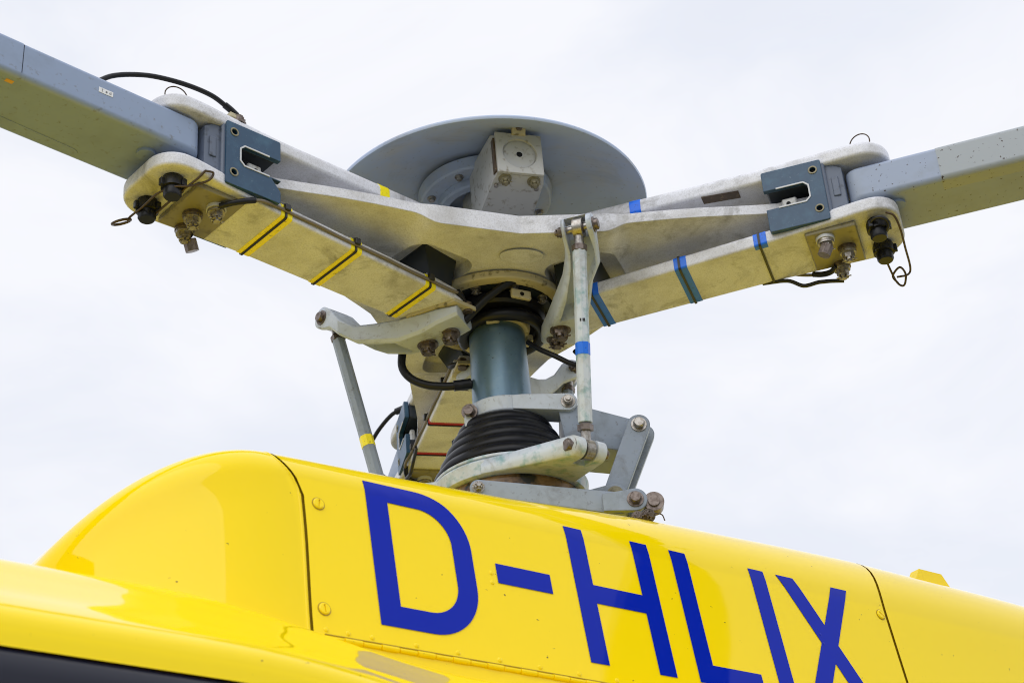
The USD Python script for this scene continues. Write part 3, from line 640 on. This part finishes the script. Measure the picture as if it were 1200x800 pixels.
def build_sleeve(k):
    inf = INFO[k]; vis = -1 if k == 'blue' else 1
    S = Thing('rotor_sleeve', {'yellow': 'grey two-plate rotor sleeve with yellow tape bands and smooth blade, left of the mast', 'blue': 'grey two-plate rotor sleeve with blue tape bands and stone-chipped blade, right of the mast', 'red': 'rotor sleeve with red tape bands running away behind the mast and boot'}[k], 'rotor sleeve', arm(k, .15, 0, .09), 'bladed sleeves of the main rotor')
    P = lambda name, mesh, mat, **kw: S.part(name, armM(k, mesh), mat, **kw)
    low = P('lower_plate', plate(sleeve_outline(), LZB, LZT, .005, .007), 'hub_white', smooth=40)
    upp = P('upper_plate', plate(sleeve_outline(a_out=.85), UZB, UZT, .006, .018, 5), 'hub_white', smooth=40)
    # coloured tapes and cable ties
    for i, a in enumerate(R_STRAP):
        if k == 'blue' and i == 0:
            b = cut_band(LOW_T, a, .013) - boxm((0, -.060, -1), (1, 1, .5))
            P('tape_band', b, inf['tape'], parent=low)
        else: P('tape_band', cut_band(LOW_T, a, .0128 if k != 'red' else .009), inf['tape'], parent=low)
        da = {'yellow': .002, 'blue': -.002, 'red': .003}[k]
        P('cable_tie', cut_band(LOW_C, a + da, .0023), 'tie', parent=low)
        if k != 'blue': P('cable_tie_head', rbox((a + da, half_w(a) + .006, LZT(a, 0) - .010), (.006, .005, .007), .002), 'tie', parent=low)
    P('tape_band', upper_band(.336, .0115), inf['tape'], parent=upp)
    # thin signal cable tied to one flank
    s0 = lambda a: half_w(a) + .0035
    pts = [(.672, .079, LZB(.67, 0) - .010), (.64, s0(.64) + .004, LZB(.64, 0) + .002), (.60, s0(.6), LZB(.6, 0) + .012)] + [(x, s0(x) + .001 * math.sin(40 * x), LZB(x, 0) + .013) for x in np.linspace(.56, .18, 8)] + [(.15, .066, -.004), (.13, .05, -.012)]
    P('signal_cable', tube(pts, .0034, 8, 5), 'cable', smooth=60)
    P('cable_sleeve', tube([(.16, .0668, -.0005), (.145, .062, -.006), (.128, .049, -.013), (.112, .036, -.02)], .0068, 10, 5), 'rubber', smooth=60)
    P('cable_sleeve', tube([(.704, .048, LZB(.7, 0) - .018), (.690, .068, LZB(.69, 0) - .016), (.672, .079, LZB(.67, 0) - .010), (.652, s0(.65) + .001, LZB(.65, 0) - .001)], .0058, 10, 5), 'rubber', smooth=60)
    # gold plate with three nuts, and the two blade pins with black caps and a safety wire
    zb_ = LZB(.71, 0)
    gp = P('pin_plate', cbox((.662, -.070, zb_ - .010), (.762, .066, zb_ + .001), .002), 'gold', parent=low)
    nuts = {'yellow': ((.700, .030), (.724, -.012), (.712, -.058)), 'blue': ((.698, -.048), (.733, .004), (.712, .062)), 'red': ((.700, .03), (.724, -.012), (.712, -.05))}[k]
    for i, (x, y) in enumerate(nuts):
        n_ = P('plate_nut', [cyl((x, y, zb_ - .009), (x, y, zb_ - .022), .0165, n=28)] + castle_nut((x, y, zb_ - .021), (0, .1, -1), .0125, .016), 'steel', parent=low)
        P('nut_collar', cyl((x, y, zb_ - .010), (x, y, zb_ - .017), .0185, n=28), 'pale_edge' if i == 0 else 'bronze', parent=low)
    if k != 'red': P('lead_nut', [cyl((.700, -.052 * vis * -1 if k == 'blue' else -.060, zb_ - .030), (.690, -.052 * vis * -1 if k == 'blue' else -.064, zb_ - .050), .013, n=8)], 'bronze', parent=low)
    for y in (-.043, .043):
        x = .800; z0 = LZB(x, 0)
        pn = P('blade_pin', revolve([(.0, z0 - .041), (.014, z0 - .041), (.0165, z0 - .037), (.0165, z0 - .024), (.021, z0 - .023), (.0215, z0 - .008), (.018, z0 + .002), (0, z0 + .002)], (x, y), 36), 'rubber', parent=low, smooth=35)
        for q in (0, 2.1, 4.2): P('pin_lug', rbox((x + .0215 * math.cos(q), y + .0215 * math.sin(q), z0 - .016), (.005, .005, .008), .002), 'rubber', parent=low)
        P('pin_head', revolve([(0, UZT(x, 0) - .002), (.026, UZT(x, 0) - .002), (.026, UZT(x, 0) + .004), (.020, UZT(x, 0) + .008), (0, UZT(x, 0) + .008)], (x, y), 32), 'steel', parent=upp, smooth=30)
        P('pull_ring', ring((x, y, UZT(x, 0) + .022), (.25, .97, 0), .021, .0013), 'wire', parent=upp, smooth=60)
    v_ = vis; z0 = LZB(.80, 0) - .028
    if k == 'yellow':
        P('safety_pin', tube([(.765, .094, z0 + .030), (.747, .092, z0 + .034), (.752, .085, z0 + .020), (.772, .070, z0 + .010), (.790, .066, z0 + .002), (.806, .055, z0), (.818, .02, z0), (.818, -.03, z0), (.820, -.068, z0), (.815, -.085, z0)], .0022, 8, 6), 'wire', parent=low, smooth=60)
        P('safety_pin', tube([(.765, .094, z0 + .030), (.772, .080, z0 + .018), (.786, .050, z0 + .002), (.788, .0, z0), (.788, -.06, z0)], .0022, 8, 6), 'wire', parent=low, smooth=60)
        P('pin_ring', ring((.826, -.088, z0 - .002), (.5, .2, 1), .017, .0026), 'wire', parent=low, smooth=60)
    else:
        P('safety_pin', tube([(.822, -.072, z0 + .024), (.836, -.066, z0 + .016), (.842, -.04, z0 - .002), (.842, .02, z0 - .008), (.842, .085, z0 - .014), (.834, .098, z0 - .022), (.812, .098, z0 - .022)], .0022, 8, 6), 'wire', parent=low, smooth=60)
        P('safety_pin', tube([(.812, .110, z0 - .030), (.805, .094, z0 - .02), (.822, .080, z0 - .012), (.830, .098, z0 - .02), (.822, .122, z0 - .030), (.810, .112, z0 - .026), (.802, .07, z0 - .01), (.800, .03, z0 - .006)], .0022, 8, 6), 'wire', parent=low, smooth=60)
        P('pin_ring', ring((.806, -.060, z0 + .008), (.2, .5, 1), .017, .0034), 'tie', parent=low, smooth=60)
        P('trailing_lead', tube([(.71, .085, zb_ - .034), (.685, .082, zb_ - .030), (.66, .079, zb_ - .028), (.63, .076, zb_ - .030), (.60, .073, LZB(.6, 0) - .006), (.55, .074, LZB(.55, 0) + .004)], .0042, 8, 6), 'tie', smooth=60)
    # damper frame: forked petrol-blue plates gripping both sleeve plates
    damper = []
    for s in (-1, 1):
        y0, y1 = (.079, .0895) if s > 0 else (-.0895, -.079)
        outl = sbox(.600, .0165, .719, .157)
        cut = unary_union([sbox(.58, .068, .672, .113), sbox(.655, .0795, .6885, .1015).buffer(.0) ]).union(Polygon([(.66, .068), (.68, .068), (.6885, .0765), (.6885, .1045), (.68, .113), (.66, .113)]))
        sh = outl.buffer(-.004).buffer(.004).difference(cut)
        sh = sh.difference(Polygon([(.598, .066), (.598, .04), (.6205, .066)])) if k == 'yellow' else sh
        mf = Manifold.extrude(cs_of(sh), y1 - y0)                      # (a, z) plane -> stands along s
        mf = mf.transform(np.array([[1, 0, 0, 0], [0, 0, -1, y1], [0, 1, 0, 0]], float))
        for zz in (.045, .136): mf = mf - cyl((.702, y0 - .02, zz), (.702, y1 + .02, zz), .0062, n=24)
        fr = P('damper_frame', mf, 'teal', smooth=30)
        for zz in (.045, .136):
            rr = cyl((.702, y1 if s > 0 else y0, zz), (.702, (y1 + .0012) if s > 0 else (y0 - .0012), zz), .0092, n=28) - cyl((.702, -1, zz), (.702, 1, zz), .0062, n=24)
            P('hole_rim', rr, 'gold', parent=fr)
            P('hole_core', cyl((.702, (y0 + .002) if s > 0 else (y1 - .002), zz), (.702, (y0 + .004) if s > 0 else (y1 - .004), zz), .0075, n=16), 'dark', parent=fr)
        rim = Polygon([(.600, .0665), (.680, .0665), (.690, .0762), (.690, .1048), (.680, .1145), (.600, .1145)])
        rim = rim.difference(rim.buffer(-.0030)).difference(sbox(.5, .0, .625, .2))
        rm = Manifold.extrude(cs_of(rim), .0016).transform(np.array([[1, 0, 0, 0], [0, 0, -1, (y1 + .0014) if s > 0 else (y0 + .0002)], [0, 1, 0, 0]], float))
        P('opening_rim', rm, 'pale_edge', parent=fr)
        P('damper_cheek', frustum_hull([(a, s * y, z) for a, y, zs in ((.719, .077, (.036, .152)), (.730, .077, (.036, .152)), (.756, .074, (.047, .136)), (.758, .050, (.047, .136)), (.719, .050, (.036, .152))) for z in zs]), 'slate')
        P('damper_flange', cbox((.7155, (.060 if s > 0 else -.0850), .030), (.7255, (.0850 if s > 0 else -.060), .152), .003), 'slate')
        P('damper_pad', cbox((.733, (.0755 if s > 0 else -.0785), .072), (.747, (.0785 if s > 0 else -.0755), .116), .001), 'slate')
    P('damper_core', cbox((.604, -.0785, .1145), (.7145, .0785, .150), .003), 'bearing')
    P('damper_core', cbox((.622, -.0785, .040), (.7145, .0785, .0665), .003), 'bearing')
    P('damper_core', cbox((.694, -.0745, .060), (.745, .0745, .115), .003), 'bearing')
    for s in (-1, 1):
        y = s * .066
        lk = cbox((.630, y - .006, .060), (.660, y + .006, .098), .003)
        P('inner_lug', lk, 'box_grey'); P('lug_hole', cyl((.643, y - .0068, .084), (.643, y + .0068, .084), .0045, n=16), 'dark')
        P('lug_hole', cyl((.650, y - .0066, .070), (.650, y + .0066, .070), .003, n=12), 'dark')
    # dark bearing block between the plates at the root
    bl = frustum_hull([(a, s * w, z) for s in (-1, 1) for a, w, z in ((.152, .034, .012), (.215, .052, .012), (.152, .060, .075), (.245, .074, .075), (.155, .058, .158), (.24, .066, .158))])
    P('root_bearing', bl, 'bearing', smooth=20)
    P('bearing_cap', frustum_hull([(a, s * w, z) for s in (-1, 1) for a, w, z in ((.148, .050, .006), (.235, .060, .008), (.150, .047, .022), (.228, .056, .024))]), 'hub_white')
    # pitch horn under the root
    prof = [(.2510, -.2227, .066, .019, .030), (.247, -.198, .052, .004, .033), (.241, -.176, .020, -.020, .035), (.222, -.152, .000, -.042, .030), (.205, -.120, -.010, -.056, .031), (.182, -.078, -.0155, -.068, .034), (.160, -.035, -.020, -.066, .038), (.140, .004, -.021, -.056, .042), (.122, .040, -.022, -.046, .038)]
    segs = []
    dirv = nz([.1296, -.2567, 0]); wv = np.array([-dirv[1], dirv[0], 0])
    def sect(i):
        a, s, zt, zb, w = prof[i]; c = .006
        out = []
        for sx in (-1, 1):
            for p_ in ((sx * w, zt - c), (sx * (w - c), zt), (sx * w, zb + c), (sx * (w - c), zb)):
                q = np.array([a, s, 0]) + np.array([1.0, 0, 0]) * p_[0] if i < 4 else np.array([a, s, 0]) + wv * -np.sign(wv[0]) * -p_[0]
                out.append((q[0], q[1], p_[1]))
        return out
    for i in range(1, len(prof) - 1): segs.append(frustum_hull(sect(i) + sect(i + 1)))
    T0 = np.array([.2510, -.2227, .0425])
    segs.append(Manifold.batch_hull([cyl(T0 - [.030, 0, 0], T0 + [.030, 0, 0], .0235, n=32), frustum_hull(sect(1))]))
    horn = Manifold.batch_boolean(segs, m3.OpType.Add)
    chan = []
    for i in range(0, 5):
        bxs = []
        for (a, s_, zt, zb, w) in (prof[i], prof[i + 1]):
            e_ = -.06 if i == 0 and s_ < -.22 else 0
            bxs += [(a + sx * (w - .0095), s_ + e_, z_) for sx in (-1, 1) for z_ in (zb - .03, (zt - .016) if i else .062)]
        chan.append(frustum_hull(bxs))
    horn = horn - Manifold.batch_boolean(chan, m3.OpType.Add)
    hp = P('pitch_horn', horn, 'metal_white', smooth=30)
    P('horn_bolt', hexbolt(T0 + [.030, 0, 0], (1, 0, 0), .0115, .008) , 'bronze', parent=hp)
    P('horn_bolt', castle_nut(T0 - [.030, 0, 0], (-1, 0, 0), .0105, .012), 'bronze', parent=hp)
    P('horn_pin', cyl(T0 - [.030, 0, 0], T0 + [.030, 0, 0], .0075, n=16), 'steel', parent=hp)
    for (x, y, z) in ((.128, .000, -.050), (.149, -.045, -.060)):
        P('horn_nut', [cyl((x, y, z + .006), (x, y, z - .006), .020, n=28)] + castle_nut((x, y, z - .005), (0, 0, -1), .0165, .017), 'bronze', parent=hp)
    P('horn_liner', frustum_hull([(a, s, z) for a, s in ((.104, .03), (.108, .062), (.165, .064), (.205, -.04), (.186, -.075), (.128, -.02)) for z in (-.0235, -.0155)]), 'cream', parent=hp)
    P('terminal_bolt', [cyl((.120, .050, -.028), (.120, .050, -.006), .010, n=16)], 'bronze')
    if k == 'blue': # data plate stuck to the underside of the upper plate
        P('data_plate', frustum_hull([(x, y + .10 * (x - .51), UZB(x, 0) - d) for x in (.473, .548) for y in (-.066, -.040) for d in (-.0004, .0012)]), 'brown_plate', parent=upp)
    return S
sleeves = {k: build_sleeve(k) for k in ('yellow', 'blue', 'red')}

# ------------------------------------------------------------------ blades
BZ = {'yellow': .1035, 'blue': .0905, 'red': .0985}
def blade_section(a, hw=.0755, zc=.0985, ht=.0385, r=.011):
    pts = []
    for cx, cz, a0 in ((hw - r, ht - r, 0), (-(hw - r), ht - r, 90), (-(hw - r), -(ht - r), 180), (hw - r, -(ht - r), 270)):
        for q in np.linspace(0, 90, 6): 
            t = math.radians(a0 + q); pts.append((cx + r * math.cos(t), cz + r * math.sin(t)))
    return [(a, y, z + zc) for y, z in pts]
def loft_closed(rows):
    V = np.array(rows, float); n, k = V.shape[:2]; F = []
    for i in range(n - 1):
        for j in range(k):
            p, q = i * k + j, i * k + (j + 1) % k; F += [(p, q, q + k), (p, q + k, p + k)]
    V = V.reshape(-1, 3); c0, c1 = V[:k].mean(0), V[-k:].mean(0); V = np.vstack([V, c0, c1]); e = len(V)
    for j in range(k): F += [(e - 2, (j + 1) % k, j), (e - 1, (n - 1) * k + j, (n - 1) * k + (j + 1) % k)]
    t = trimesh.Trimesh(V, F, process=False); trimesh.repair.fix_normals(t); return t
def blade_rows(off=0.0, a0=.7595, a1=5.2, k='yellow'):
    rows = []
    xs = [a0 + .026 * (1 - math.cos(t)) for t in np.linspace(0, math.pi / 2, 7)] + list(np.linspace(a0 + .05, 1.3, 10)) + list(np.linspace(1.4, a1, 24))
    for x in [x_ for x_ in xs if x_ <= a1]:
        t = min(max((x - a0) / .026, 0), 1); ins = .026 * (1 - math.sqrt(max(1 - (1 - t) ** 2, 0)))
        wid = np.interp(x, [1.25, 1.9], [0, 1]); wid = wid * wid * (3 - 2 * wid)
        hw = .0755 + .10 * wid; ht = .0385 - .018 * wid; drop = -.012 * max(x - 1.2, 0) ** 2 * .6
        sec = blade_section(x, hw + off - ins, BZ[k] + .018 * (x - .76) * (1 if k == 'yellow' else 0.55) + drop, ht + off, min(.011, ht * .8))
        rows.append(sec)
    return rows
for k in ('yellow', 'blue', 'red'):
    B = sleeves[k]
    bp = B.part('blade', armM(k, loft_closed(blade_rows(k=k))), 'blade_chipped' if k == 'blue' else 'blade', smooth=50)
    a0 = {'yellow': 1.118, 'blue': .9385, 'red': 1.1}[k]
    rows = []
    for x in np.r_[np.linspace(a0, 1.3, 6), np.linspace(1.4, 5.15, 16)]:
        wid = np.interp(x, [1.25, 1.9], [0, 1]); wid = wid * wid * (3 - 2 * wid); drop = -.012 * max(x - 1.2, 0) ** 2 * .6
        hw = .0755 + .10 * wid + .0007; ht = .0385 - .018 * wid + .0007
        zc = BZ[k] + .018 * (x - .76) * (1 if k == 'yellow' else .55) + drop; r = min(.011, ht * .8); side = 1 if k == 'yellow' else -1
        loc = [(hw - .040, ht)] + [(hw - r + r * math.cos(t), ht - r + r * math.sin(t)) for t in np.linspace(math.pi / 2, 0, 6)] + [(hw - r + r * math.cos(t), -(ht - r) - r * math.sin(t)) for t in np.linspace(0, math.pi / 2, 6)] + [(hw - .040, -ht)]
        inn = [(hw - .040, -ht + .002), (hw - .004, -ht + .006), (hw - .004, ht - .006), (hw - .040, ht - .002)]
        rows.append([(x, side * y, zc + z) for y, z in loc + inn])
    B.part('erosion_strip', armM(k, loft_closed(rows)), 'blade' if k == 'yellow' else 'blade_strip', parent=bp, smooth=40)
    if k == 'yellow':
        zt = BZ[k] + .018 * (.96 - .76)
        st = B.part('sticker', armM(k, cbox((.945, .0755, zt + .002), (.973, .0762, zt + .013), .0002)), 'sticker', parent=bp, label='small white sticker with faint grey marks')
        for i, ch in enumerate('Ied'):
            tm = meshkit.text_mesh(ch, .0055, .0003); v, f = raw(tm)
            v2 = np.column_stack([.968 - i * .0075 - v[:, 0], .0763 + v[:, 2], zt + .005 + v[:, 1]])
            B.part('sticker_mark', armM(k, (v2, f[:, ::-1])), 'ink', parent=bp)
        zb = BZ[k] - .0385
        pl = Polygon([(.945, -.0635), (.940, -.058), (.940, -.050), (.948, -.044), (1.24, -.034), (1.24, -.0635)])
        B.part('repair_patch', armM(k, plate(dense(pl.buffer(-.004).buffer(.004), .008), lambda x, y: zb + .018 * (x - .76) - .0012, lambda x, y: zb + .018 * (x - .76) + .0005, .0005, .0002, 1)), 'blade', parent=bp)
        B.part('amber_mark', armM(k, boxm((1.121, .050, zb + .018 * .37 - .0012), (1.135, .0585, zb + .018 * .37 + .001))), 'orange', parent=bp)
        B.part('panel_joint', armM(k, boxm((1.1162, .0752, zb + .016), (1.1172, .07585, zb + .076))), 'dark', parent=bp)
    zz = BZ[k] - .0385 + .018 * .05
    B.part('pin_boss', armM(k, cyl((.845, .022 if k == 'yellow' else -.030, zz + .002), (.845, .022 if k == 'yellow' else -.030, zz - .006), .017, n=24)), 'blade', parent=bp)

# ------------------------------------------------------------------ pitch links
for k in ('yellow', 'blue', 'red'):
    T0 = arm(k, .2510, -.2227, .0425); E = pol(LR, AZ[k] + LOFF, LZ)
    PL = Thing('pitch_link', {'yellow': 'slim grey pitch link with yellow band, leaning at the far left', 'blue': 'worn grey pitch link with blue band in front of the mast', 'red': 'pitch link half hidden behind the mast on the right'}[k], 'pitch link', E, 'pitch links')
    d = nz(T0 - E); ax1 = arm(k, 1, 0, 0, False) - arm(k, 0, 0, 0, False); ax0 = np.array([-math.sin(AZ[k] + LOFF), math.cos(AZ[k] + LOFF), 0])
    tub = mf_place(Manifold.cylinder(float(np.linalg.norm(T0 - E)) - .100, .0136, .0136, 8), frame_to(d), E + d * .052)
    rd = PL.part('rod', tub, 'green_worn' if k == 'blue' else 'metal_grey', smooth=20)
    tb_ = .745 if k == 'yellow' else .40
    tb_ = {'yellow': .30, 'blue': .415, 'red': .4}[k]
    Lh = float(np.linalg.norm(T0 - E))
    PL.part('tape_band', mf_place(Manifold.cylinder(.024, .0142, .0142, 8), frame_to(d), E + d * Lh * tb_), INFO[k]['tape'], parent=rd)
    for c, sg, ax in ((T0, -1, ax1), (E, 1, ax0)):
        ax = nz(ax - d * (ax @ d)); 
        e_ = cyl(c - ax * .0095, c + ax * .0095, .0195, n=32) + cyl(c + sg * d * .012, c + sg * d * .046, .0095, n=16)
        pe = PL.part('rod_end', e_ - cyl(c - ax * .02, c + ax * .02, .0115, n=24), 'steel', smooth=30)
        PL.part('ball', Manifold.sphere(.0135, 24).translate(tuple(c)), 'bronze', parent=pe, smooth=60)
        PL.part('lock_nut', mf_place(Manifold.cylinder(.012, .0152, .0152, 6), frame_to(d * sg), c + sg * d * .036), 'bronze', parent=pe)
    if k == 'blue': PL.part('mark', mf_place(boxm((-.006, .0122, 0), (.004, .0132, .006)), frame_to(d), E + d * Lh * .56), 'tie', parent=rd)

# ------------------------------------------------------------------ loose hoses and leads
def lead(name, label, pts, r, mat, ends=None, cat='hose', er=1.6, em='rubber'):
    T = Thing(name, label, cat, pts[0])
    b = T.part('hose', tube(np.array(pts), r, 10, 10), mat, smooth=60)
    for e_ in (ends or []): T.part('end_fitting', tube(np.array(e_), r * er, 10, 4), em, parent=b, smooth=60)
Y = 'yellow'
lead('bonding_lead', 'thick dark bonding lead arching over the left blade root', [arm(Y, .965, .055, .150), arm(Y, .940, .058, .172), arm(Y, .905, .062, .190), arm(Y, .86, .066, .205), arm(Y, .80, .070, .214), arm(Y, .745, .072, .214), arm(Y, .71, .070, .206), arm(Y, .685, .068, .198)], .0048, 'rubber',
     [[arm(Y, .712, .070, .207), arm(Y, .698, .069, .2025), arm(Y, .684, .068, .196)]], cat='electric lead', er=1.35)
sleeves[Y].part('lead_bolt', [armM(Y, castle_nut((.680, .066, UZT(.68, 0) - .004), (0, .2, 1), .012, .012))], 'bronze')
sleeves[Y].part('lead_lug', armM(Y, cbox((.672, .058, UZT(.68, 0) - .001), (.702, .074, UZT(.68, 0) + .012), .002)), 'cream')
lead('hose', 'black hose hanging in a loop left of the mast', [(-.190, -.02, -.028), (-.1955, -.02, -.05), (-.197, -.02, -.085), (-.180, -.02, -.112), (-.150, -.02, -.129), (-.115, -.02, -.136), (-.08, -.02, -.137), (-.06, -.01, -.13)], .0085, 'rubber', [[(-.095, -.02, -.137), (-.06, -.015, -.132)]], er=1.3)
lead('hose', 'black hose slanting across the dark recess above the mast', [(-.062, -.105, -.038), (-.045, -.11, -.022), (-.01, -.12, .005), (.03, -.125, .030), (.05, -.12, .040)], .0085, 'rubber')
lead('hose', 'thin black lead drooping between mast top and rear pitch horn', [(.062, -.03, -.055), (.085, -.045, -.083), (.115, -.055, -.108), (.145, -.055, -.128), (.163, -.05, -.128), (.166, -.045, -.11), (.155, -.04, -.09)], .0055, 'rubber')
R_ = 'red'
lead('bonding_lead', 'short dark lead looping beside the rear sleeve behind the left pitch link', [arm(R_, .70, .075, .19), arm(R_, .73, .10, .186), arm(R_, .79, .13, .162), arm(R_, .86, .14, .14), arm(R_, .90, .11, .12), arm(R_, .92, .074, .10)], .0052, 'rubber', [[arm(R_, .70, .075, .19), arm(R_, .715, .088, .19)]], cat='electric lead', er=1.7)
